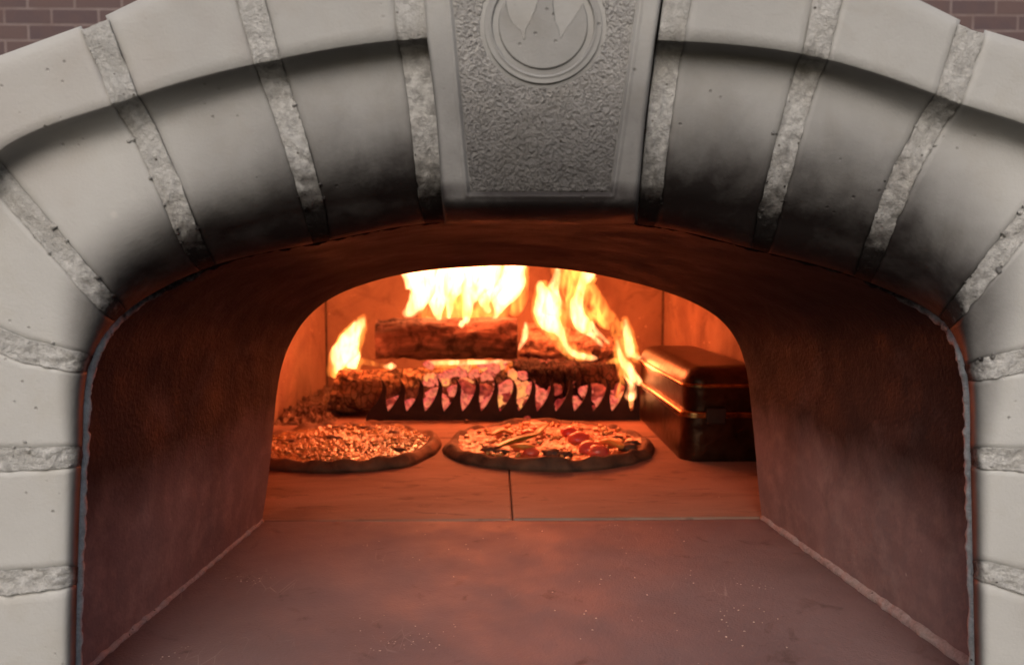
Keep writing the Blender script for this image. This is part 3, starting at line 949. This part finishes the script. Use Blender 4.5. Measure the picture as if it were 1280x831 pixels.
# ------------------------------------------------------------------ pizzas
def pizza(cx, cy, rx, ry, label, doughm, topm, kind, seed):
    t = empty('pizza', (cx, cy, .0006), label, 'pizza', 'pizzas baking on the hearth')
    rnd = random.Random(seed)
    na, nr = 200, 70
    def rad(th):
        return 1 + .035 * math.sin(2 * th + seed) + .022 * math.sin(3 * th + 2 * seed) + .022 * noise.noise(Vector((math.cos(th) * 5, math.sin(th) * 5, seed * 2))) + .045 * noise.noise(Vector((math.cos(th) * 1.6, math.sin(th) * 1.6, seed)))
    def surf(q, th):
        """top height at normalised radius q"""
        x = cx + rx * rad(th) * q * math.cos(th); y = cy + ry * rad(th) * q * math.sin(th)
        rim = .0048 * math.exp(-((q - .93) / .055) ** 2) * max(.1, 1 + 1.3 * noise.noise(Vector((math.cos(th) * 4.5, math.sin(th) * 4.5, seed + 3))))
        base = .0068 + .0022 * nz(x, y, seed, 14)
        side = max(0, 1 - max(0, (q - .90) / .10) ** 2.4) ** .5 if q > .90 else 1
        p = Vector((x, y, (base + rim) * side + .0008))
        return p
    V = []
    for a in range(na):
        th = 2 * math.pi * a / na
        for b in range(nr):
            q = b / (nr - 1) if b < nr - 16 else lerp((nr - 17) / (nr - 1), 1, (b - (nr - 17)) / 16)
            p = surf(q, th); p.z += fbm(p, 60, 3) * .0009 * (1 if q < .985 else 0)
            V.append(p)
        V.append(Vector((lerp(cx, V[-1].x, .94), lerp(cy, V[-1].y, .94), .0006)))
    fix_normals(mesh('crust', V, grid_faces(na, nr + 1, 0, True), doughm, t))
    V = []
    na, nr = 260, 110
    for a in range(na):
        th = 2 * math.pi * a / na
        lim = .905 + .04 * noise.noise(Vector((math.cos(th) * 3, math.sin(th) * 3, seed + 9)))
        for b in range(nr):
            q = lim * b / (nr - 1); p = surf(q, th)
            e = sstep(0, .1, lim - q)
            if kind == 'cheese':
                c = noise.cell_vector(p * 10) * 0
                d, _ = noise.voronoi(Vector((p.x, p.y, 0)) * 190)
                bumpy = max(0, .55 - d[0]) * .0042 * (0.4 + max(0, .6 + fbm(p, 40, 2)))
                p.z += -.0006 + e * (.0018 + bumpy + fbm(p, 120, 3) * .0014)
            else:
                d, _ = noise.voronoi(Vector((p.x, p.y, 0)) * 130)
                p.z += -.0006 + e * (.0016 + max(0, .5 - d[0]) * .004 * max(0, .5 + fbm(p, 28, 2)) + fbm(p, 90, 3) * .002)
            V.append(p)
    fix_normals(mesh('topping_layer', V, grid_faces(na, nr, 0, True), topm, t))
    def at(px, py, dz=0):
        # the place on the pizza under this point of the photograph
        v = U(px, py + 8, 1.0); d = v - CP; k = (CAM_H - .011) / -d.z; w = CP + d * k; w.z = .0115 + dz; return w
    return t, at, rnd, surf
LP, atL, rL, sL = pizza(-.184, .968, .116, .130, 'golden cheese pizza on the left of the hearth, partly hidden by the oven jamb', M['dough'], M['cheese'], 'cheese', 2)
RP, atR, rR, sR = pizza(.065, .972, .1335, .127, 'vegetable pizza with red tomatoes and green pepper, on the right next to the metal box', M['doughdark'], M['sauce'], 'veg', 5)

def blob(name, c, r, sc, mat, parent, sd, rough=.12, sub=3, rot=(0, 0, 0)):
    bm = bmesh.new(); bmesh.ops.create_icosphere(bm, subdivisions=sub, radius=1)
    e = Euler(rot).to_matrix(); V = []
    for v in bm.verts:
        p = v.co; k = 1 + rough * noise.noise(p * 1.6 + Vector((sd, 0, 0))) + rough * .5 * noise.noise(p * 4 + Vector((sd, 0, 0)))
        V.append(c + e @ Vector((p.x * sc[0], p.y * sc[1], p.z * sc[2])) * r * k)
    F = [tuple(x.index for x in f.verts) for f in bm.faces]; bm.free()
    return mesh(name, V, F, mat, parent)
for i, (px, py, r) in enumerate([(724,541,.0125),(712,533,.011),(738,553,.0125),(748,557,.011),(668,532,.010),(660,535,.009),(664,558,.008)]):
    blob('tomato_piece', atR(px, py), r, (1.15, .95, .75), M['tomato'], RP, i * 3.1, .12)
def strip_piece(name, pts, w, h, mat, parent):
    P = [atR(x, y, dz) for x, y, dz in pts]
    P = [catmull([tuple(p) for p in P], i / 24 * (len(P) - 1)) for i in range(25)]
    V = []
    ns = 10
    for i, p in enumerate(P):
        t = (P[min(24, i + 1)] - P[max(0, i - 1)]).normalized(); a = t.cross(Vector((0, 0, 1))).normalized()
        k = math.sin(math.pi * (.06 + .88 * i / 24)) ** .5
        for s in range(ns):
            th = 2 * math.pi * s / ns
            V.append(p + a * (w * k * math.cos(th)) + Vector((0, 0, h * k * math.sin(th) + .25 * w * math.cos(th) ** 2)))
    F = []
    for i in range(24):
        for s in range(ns): F.append((i*ns+s, i*ns+(s+1)%ns, (i+1)*ns+(s+1)%ns, (i+1)*ns+s))
    F.append(tuple(range(ns))[::-1]); F.append(tuple(24 * ns + s for s in range(ns)))
    fix_normals(mesh(name, V, F, mat, parent))
strip_piece('green_pepper_strip', [(620,553,.001),(640,549,.005),(662,545,.007),(674,540,.006)], .006, .0030, M['greenp'], RP)
strip_piece('green_pepper_strip', [(668,541,.003),(676,535,.006),(684,530,.007)], .005, .0025, M['greenp'], RP)
strip_piece('yellow_pepper_strip', [(640,554,.003),(655,557,.006),(668,556,.004)], .008, .004, M['yellowp'], RP)
strip_piece('yellow_pepper_strip', [(748,549,.003),(762,551,.006),(778,555,.003)], .008, .004, M['yellowp'], RP)
strip_piece('yellow_pepper_strip', [(615,538,.002),(628,536,.005),(642,537,.003)], .006, .003, M['yellowp'], RP)
for i, (px, py, r) in enumerate([(786,552,.009),(790,546,.007),(613,554,.008),(690,558,.008),(706,560,.007),(772,540,.006),(628,557,.006)]):
    blob('mushroom_piece', atR(px, py), r, (1.3, .9, .55), M['mush'], RP, i * 2.3, .4)
# browned cheese crumbs: past counting, one part per pizza
def crumbs(parent, at, rect, n, rnd, r0, r1, mat, dens=None):
    V, F = [], []
    bm = bmesh.new(); bmesh.ops.create_icosphere(bm, subdivisions=2, radius=1)
    bv = [v.co.copy() for v in bm.verts]; bf = [tuple(x.index for x in f.verts) for f in bm.faces]; bm.free()
    for i in range(n):
        th = rnd.uniform(0, 2 * math.pi); q = .84 * math.sqrt(rnd.random())
        p = rect(q, th)
        if fbm(p, 24, 2) < (dens if dens is not None else -9): continue
        r = rnd.uniform(r0, r1); c = p + Vector((0, 0, .0022 + r * .3)); o = len(V); sd = rnd.random() * 30
        sc = (rnd.uniform(.8, 1.6), rnd.uniform(.8, 1.3), rnd.uniform(.5, .9)); e = Euler((0, 0, rnd.uniform(0, 6))).to_matrix()
        for b in bv:
            k = 1 + .5 * noise.noise(b * 1.5 + Vector((sd, 0, 0)))
            V.append(c + e @ Vector((b.x * sc[0], b.y * sc[1], b.z * sc[2])) * (r * k))
        F += [tuple(o + x for x in f) for f in bf]
    o = mesh('cheese_crumbs', V, F, mat, parent); o['kind'] = 'stuff'
crumbs(LP, atL, sL, 520, rL, .0010, .0026, M['crumb'], -.1)
crumbs(RP, atR, sR, 520, rR, .0012, .0034, M['crumb'], .02)
for i in range(10):
    th = rL.uniform(0, 6.28); p = sL(.8 * math.sqrt(rL.random()), th)
    blob('burnt_blister', p + Vector((0, 0, .002)), rL.uniform(.004, .007), (1.6, .9, .4), M['mush'], LP, i, .5)

# ------------------------------------------------------------------ flames: thin bodies of glowing gas
def ftube(V, F, pts, D, thick=1.0, maxt=.03):
    P = [Vector(p) for p in pts]
    n = max(16, 6 * len(P)); ns = 20
    off = len(V)
    for i in range(n + 1):
        q = catmull([tuple(p) for p in P], i / n * (len(P) - 1))
        q2 = catmull([tuple(p) for p in P], min(1, (i + 1) / n) * (len(P) - 1)); q1 = catmull([tuple(p) for p in P], max(0, (i - 1) / n) * (len(P) - 1))
        d = Vector((q2.x - q1.x, q2.y - q1.y)); d.normalize() if d.length else None
        nrm = Vector((-d.y, d.x)); w = max(.4, q.z)
        if i in (0, n): w = .3
        c = U(q.x, q.y, D)
        for k in range(ns):
            th = 2 * math.pi * k / ns
            wob = 1 + .28 * noise.noise(Vector((q.x * .05, q.y * .06, th * .9 + D * 9)))
            e = nrm * (w * wob * math.cos(th))
            p = U(q.x + e.x, q.y + e.y, D)
            p.y += min(maxt, w * D / 1000 * thick) * math.sin(th)
            V.append(p)
    for i in range(n):
        for k in range(ns): F.append((off+i*ns+k, off+i*ns+(k+1)%ns, off+(i+1)*ns+(k+1)%ns, off+(i+1)*ns+k))
    F.append(tuple(off + k for k in range(ns))[::-1]); F.append(tuple(off + n * ns + k for k in range(ns)))

FG = 'flames of the wood fire'
def flame(label, tubes, D, mat, thick=1.0, maxt=.03, soft=None):
    V, F = [], []
    for i, tb in enumerate(tubes): ftube(V, F, tb, D + .004 * ((i % 3) - 1), thick, maxt)
    c = sum(V, Vector()) / len(V)
    o = fix_normals(mesh('flame', [v - c for v in V], F, M[mat])); o.location = c
    tag(o, label, 'flame', FG)
    if soft:
        V2, F2 = [], []
        for i, (tb, g_) in enumerate(soft): ftube(V2, F2, [(x, y, w) for x, y, w in tb], D + .02, g_, .02)
        s = mesh('outer_glow', [v for v in V2], F2, M['fl_low'], o); fix_normals(s)
    return o
flame('broad white-hot sheet of flame rising from the top of the brown split log', [
 [(503,394,3),(512,389,8),(522,378,12),(528,362,16),(524,346,20),(520,325,22),(524,290,18),(540,255,6)],
 [(550,402,2),(547,390,7),(546,372,14),(550,352,20),(552,330,24),(560,285,18),(566,240,4)],
 [(561,401,2),(562,388,4),(564,370,8),(572,350,20),(582,328,24),(592,280,18),(600,235,4)],
 [(577,405,2),(583,396,5),(586,378,8),(592,360,16),(602,338,24),(612,290,20),(616,230,4)],
 [(612,392,3),(606,378,7),(610,360,16),(618,335,18),(625,280,12)],
 [(617,400,2),(622,390,5),(627,376,13),(634,358,20),(637,338,21),(642,300,18),(642,235,4)],
], 1.255, 'fl_hot', 1.0, .026,
 soft=[([(520,396,10),(580,388,52),(582,360,60),(585,330,62),(590,290,50)], .12), ([(640,395,4),(645,385,10),(650,360,10),(652,330,10)], .5)])
flame('flame curling up alone at the far left above the bark log', [
 [(421,468,3),(422,458,8),(427,445,14),(435,430,14),(442,416,10),(450,405,7),(456,396,1)],
 [(439,470,2),(440,460,6),(438,446,12),(438,430,10)],
], 1.235, 'fl_hot', 1.0, .02, soft=[([(440,462,9),(452,452,5),(468,455,3),(492,460,3)], .6), ([(424,475,14),(428,460,20),(436,430,17),(450,405,10),(456,392,2)], .4)])
flame('thick fork-topped flame with a tail sweeping right over the black charred log', [
 [(748,448,1),(740,447,4),(726,445,5),(712,438,4),(704,424,4),(698,412,8),(688,402,15),(684,388,17),(681,370,12),(676,358,6),(674,350,2)],
 [(690,395,12),(691,375,11),(692,358,7),(696,345,5),(699,325,4),(700,300,2)],
], 1.245, 'fl_hot', .9, .02, soft=[([(742,447,6),(715,440,10),(700,420,12),(688,395,22),(682,370,18),(676,350,6)], .35), ([(700,385,8),(712,365,18),(714,350,24),(715,335,26)], .22)])
flame('wavy flame climbing from the ash-grey log to the top of the inner arch', [
 [(754,434,1),(750,429,3),(744,423,3),(736,414,6),(728,405,11),(722,394,10),(721,380,8),(725,364,6),(729,352,6),(735,345,9),(738,335,9),(740,315,4)],
 [(762,430,1),(752,421,3),(742,412,4),(735,404,6)],
], 1.30, 'fl_hot', .9, .018, soft=[([(742,410,8),(730,400,18),(722,385,15),(727,358,14),(734,340,18)], .35)])
flame('thin wisps of yellow flame between the two tall middle flames', [
 [(712,418,1),(711,404,3),(708,390,4),(709,374,3),(713,358,3),(716,342,4),(720,320,3)],
 [(705,372,1),(704,360,2),(706,346,2.5),(709,330,2)],
 [(731,376,1),(733,364,2.5),(740,352,3),(744,338,3),(746,320,2)]], 1.27, 'fl_mid', .9, .012)
flame('faint yellow flame just right of the wavy one', [
 [(762,412,1),(756,406,5),(748,396,6),(743,382,6),(743,370,6),(741,355,3),(738,345,1)],
], 1.32, 'fl_mid', .8, .014, soft=[([(772,420,3),(765,405,10),(752,390,12),(744,370,9),(741,355,4)], .35), ([(774,440,3),(772,420,8),(768,402,10)], .3)])
flame('upright flame just left of the metal box whose tail reaches over its lid', [
 [(781,398,2),(783,412,5),(786,428,6),(787,441,6),(784,447,2)],
 [(788,441,4),(798,447,3),(808,452,2.4),(818,456,1)],
], 1.22, 'fl_hot', 1.0, .012, soft=[([(780,394,3),(784,415,9),(787,435,10),(796,448,6),(815,456,3)], .5)])
flame('long flame licking down across the right end of the grate beside the metal box', [
 [(771,424,1),(773,436,3),(778,450,5),(786,462,7),(793,472,7),(799,479,5),(800,482,1)],
 [(784,458,4),(788,472,8),(789,486,6),(787,496,7),(786,501,3)],
], 1.15, 'fl_hot', 1.0, .012, soft=[([(770,415,3),(774,440,8),(783,462,12),(790,480,10)], .4), ([(787,503,4),(785,511,3),(783,519,1)], 1.0)])
flame('small slim flame at the right end of the brown split log', [[(657,402,1),(657,412,3),(656,421,4),(652,430,3),(648,438,1)]], 1.24, 'fl_hot', 1.0, .02)
flame('low line of white-hot flame along the underside of the brown split log', [
 [(534,453,1),(540,453.5,3),(560,453,3.2),(580,453,3.4),(600,452.5,3),(622,452,2.6),(640,452,1)]], 1.20, 'fl_hot', 1.2, .02,
 soft=[([(530,456,3),(560,455,6),(600,455,6),(645,454,3)], .5)])
flame('tiny pool of flame on the bark log, under the left end of the brown log', [[(479,458,1),(484,458,3),(490,457.5,4),(496,457,1)]], 1.20, 'fl_hot', 1.5, .02)
flame('low yellow flame along the top of the black charred log', [[(757,454,1),(764,452,3),(771,451,4),(777,452,1)]], 1.20, 'fl_mid', 1.2, .02)
flame('slim flame seen through the last gap in the grate teeth', [[(777,472,1),(776,482,3),(772,492,3),(768,502,1)]], 1.178, 'fl_mid', 1.2, .01)
for lab, x, y, r in (('bright bead of flame dripping on the face of the brown split log, lower one', 577, 405, 4.5), ('bright bead of flame on the upper edge of the brown split log, upper one', 583, 400, 5)):
    flame(lab, [[(x - r * .4, y - r, 1), (x - .3, y - r * .5, r * .8), (x, y + r * .2, r), (x + 1, y + r, 1)]], 1.222, 'fl_hot', 1.4, .02)

# ------------------------------------------------------------------ light
def lamp(name, loc, power, col, rad):
    l = bpy.data.lights.new(name, 'POINT'); l.energy = power; l.color = col; l.shadow_soft_size = rad
    o = bpy.data.objects.new(name, l); COL.objects.link(o); o.location = loc; return o
FLC = (1, .13, .033)
lamp('fire_light', U(600, 352, 1.235), 3.5, FLC, .05)
lamp('fire_light', U(700, 375, 1.27), 2.3, FLC, .04)
lamp('fire_light', U(435, 435, 1.22), .5, FLC, .02)
lamp('fire_light', U(786, 452, 1.15), .45, FLC, .015)
W = bpy.data.worlds.new('World'); SC.world = W; W.use_nodes = True
nt = W.node_tree; bg = nt.nodes['Background']
sky = nt.nodes.new('ShaderNodeTexSky'); sky.sky_type = 'NISHITA'; sky.sun_disc = False
EL, AZ = R(37), R(190)
sky.sun_elevation = EL; sky.sun_rotation = AZ
sky.air_density = 1.0; sky.dust_density = 6.0; sky.ozone_density = 1.0
nt.links.new(sky.outputs[0], bg.inputs['Color']); bg.inputs['Strength'].default_value = .108
sl = bpy.data.lights.new('overcast_sun', 'SUN'); sl.energy = 1.0; sl.angle = R(40); sl.color = (1, .985, .975)
so = bpy.data.objects.new('overcast_sun', sl); COL.objects.link(so)
dirv = Vector((math.sin(AZ) * math.cos(EL), math.cos(AZ) * math.cos(EL), math.sin(EL)))
so.rotation_euler = dirv.to_track_quat('Z', 'Y').to_euler(); so.location = (0, -1, 2)

SC.view_settings.view_transform = 'Standard'; SC.view_settings.look = 'None'
SC.view_settings.exposure = 0; SC.view_settings.gamma = 1
SC.render.engine = 'CYCLES'
cy = SC.cycles
cy.max_bounces = 8; cy.diffuse_bounces = 5; cy.glossy_bounces = 4; cy.transparent_max_bounces = 24; cy.volume_bounces = 0
cy.sample_clamp_indirect = 4; cy.sample_clamp_direct = 0
cy.caustics_reflective = False; cy.caustics_refractive = False
cy.use_denoising = True
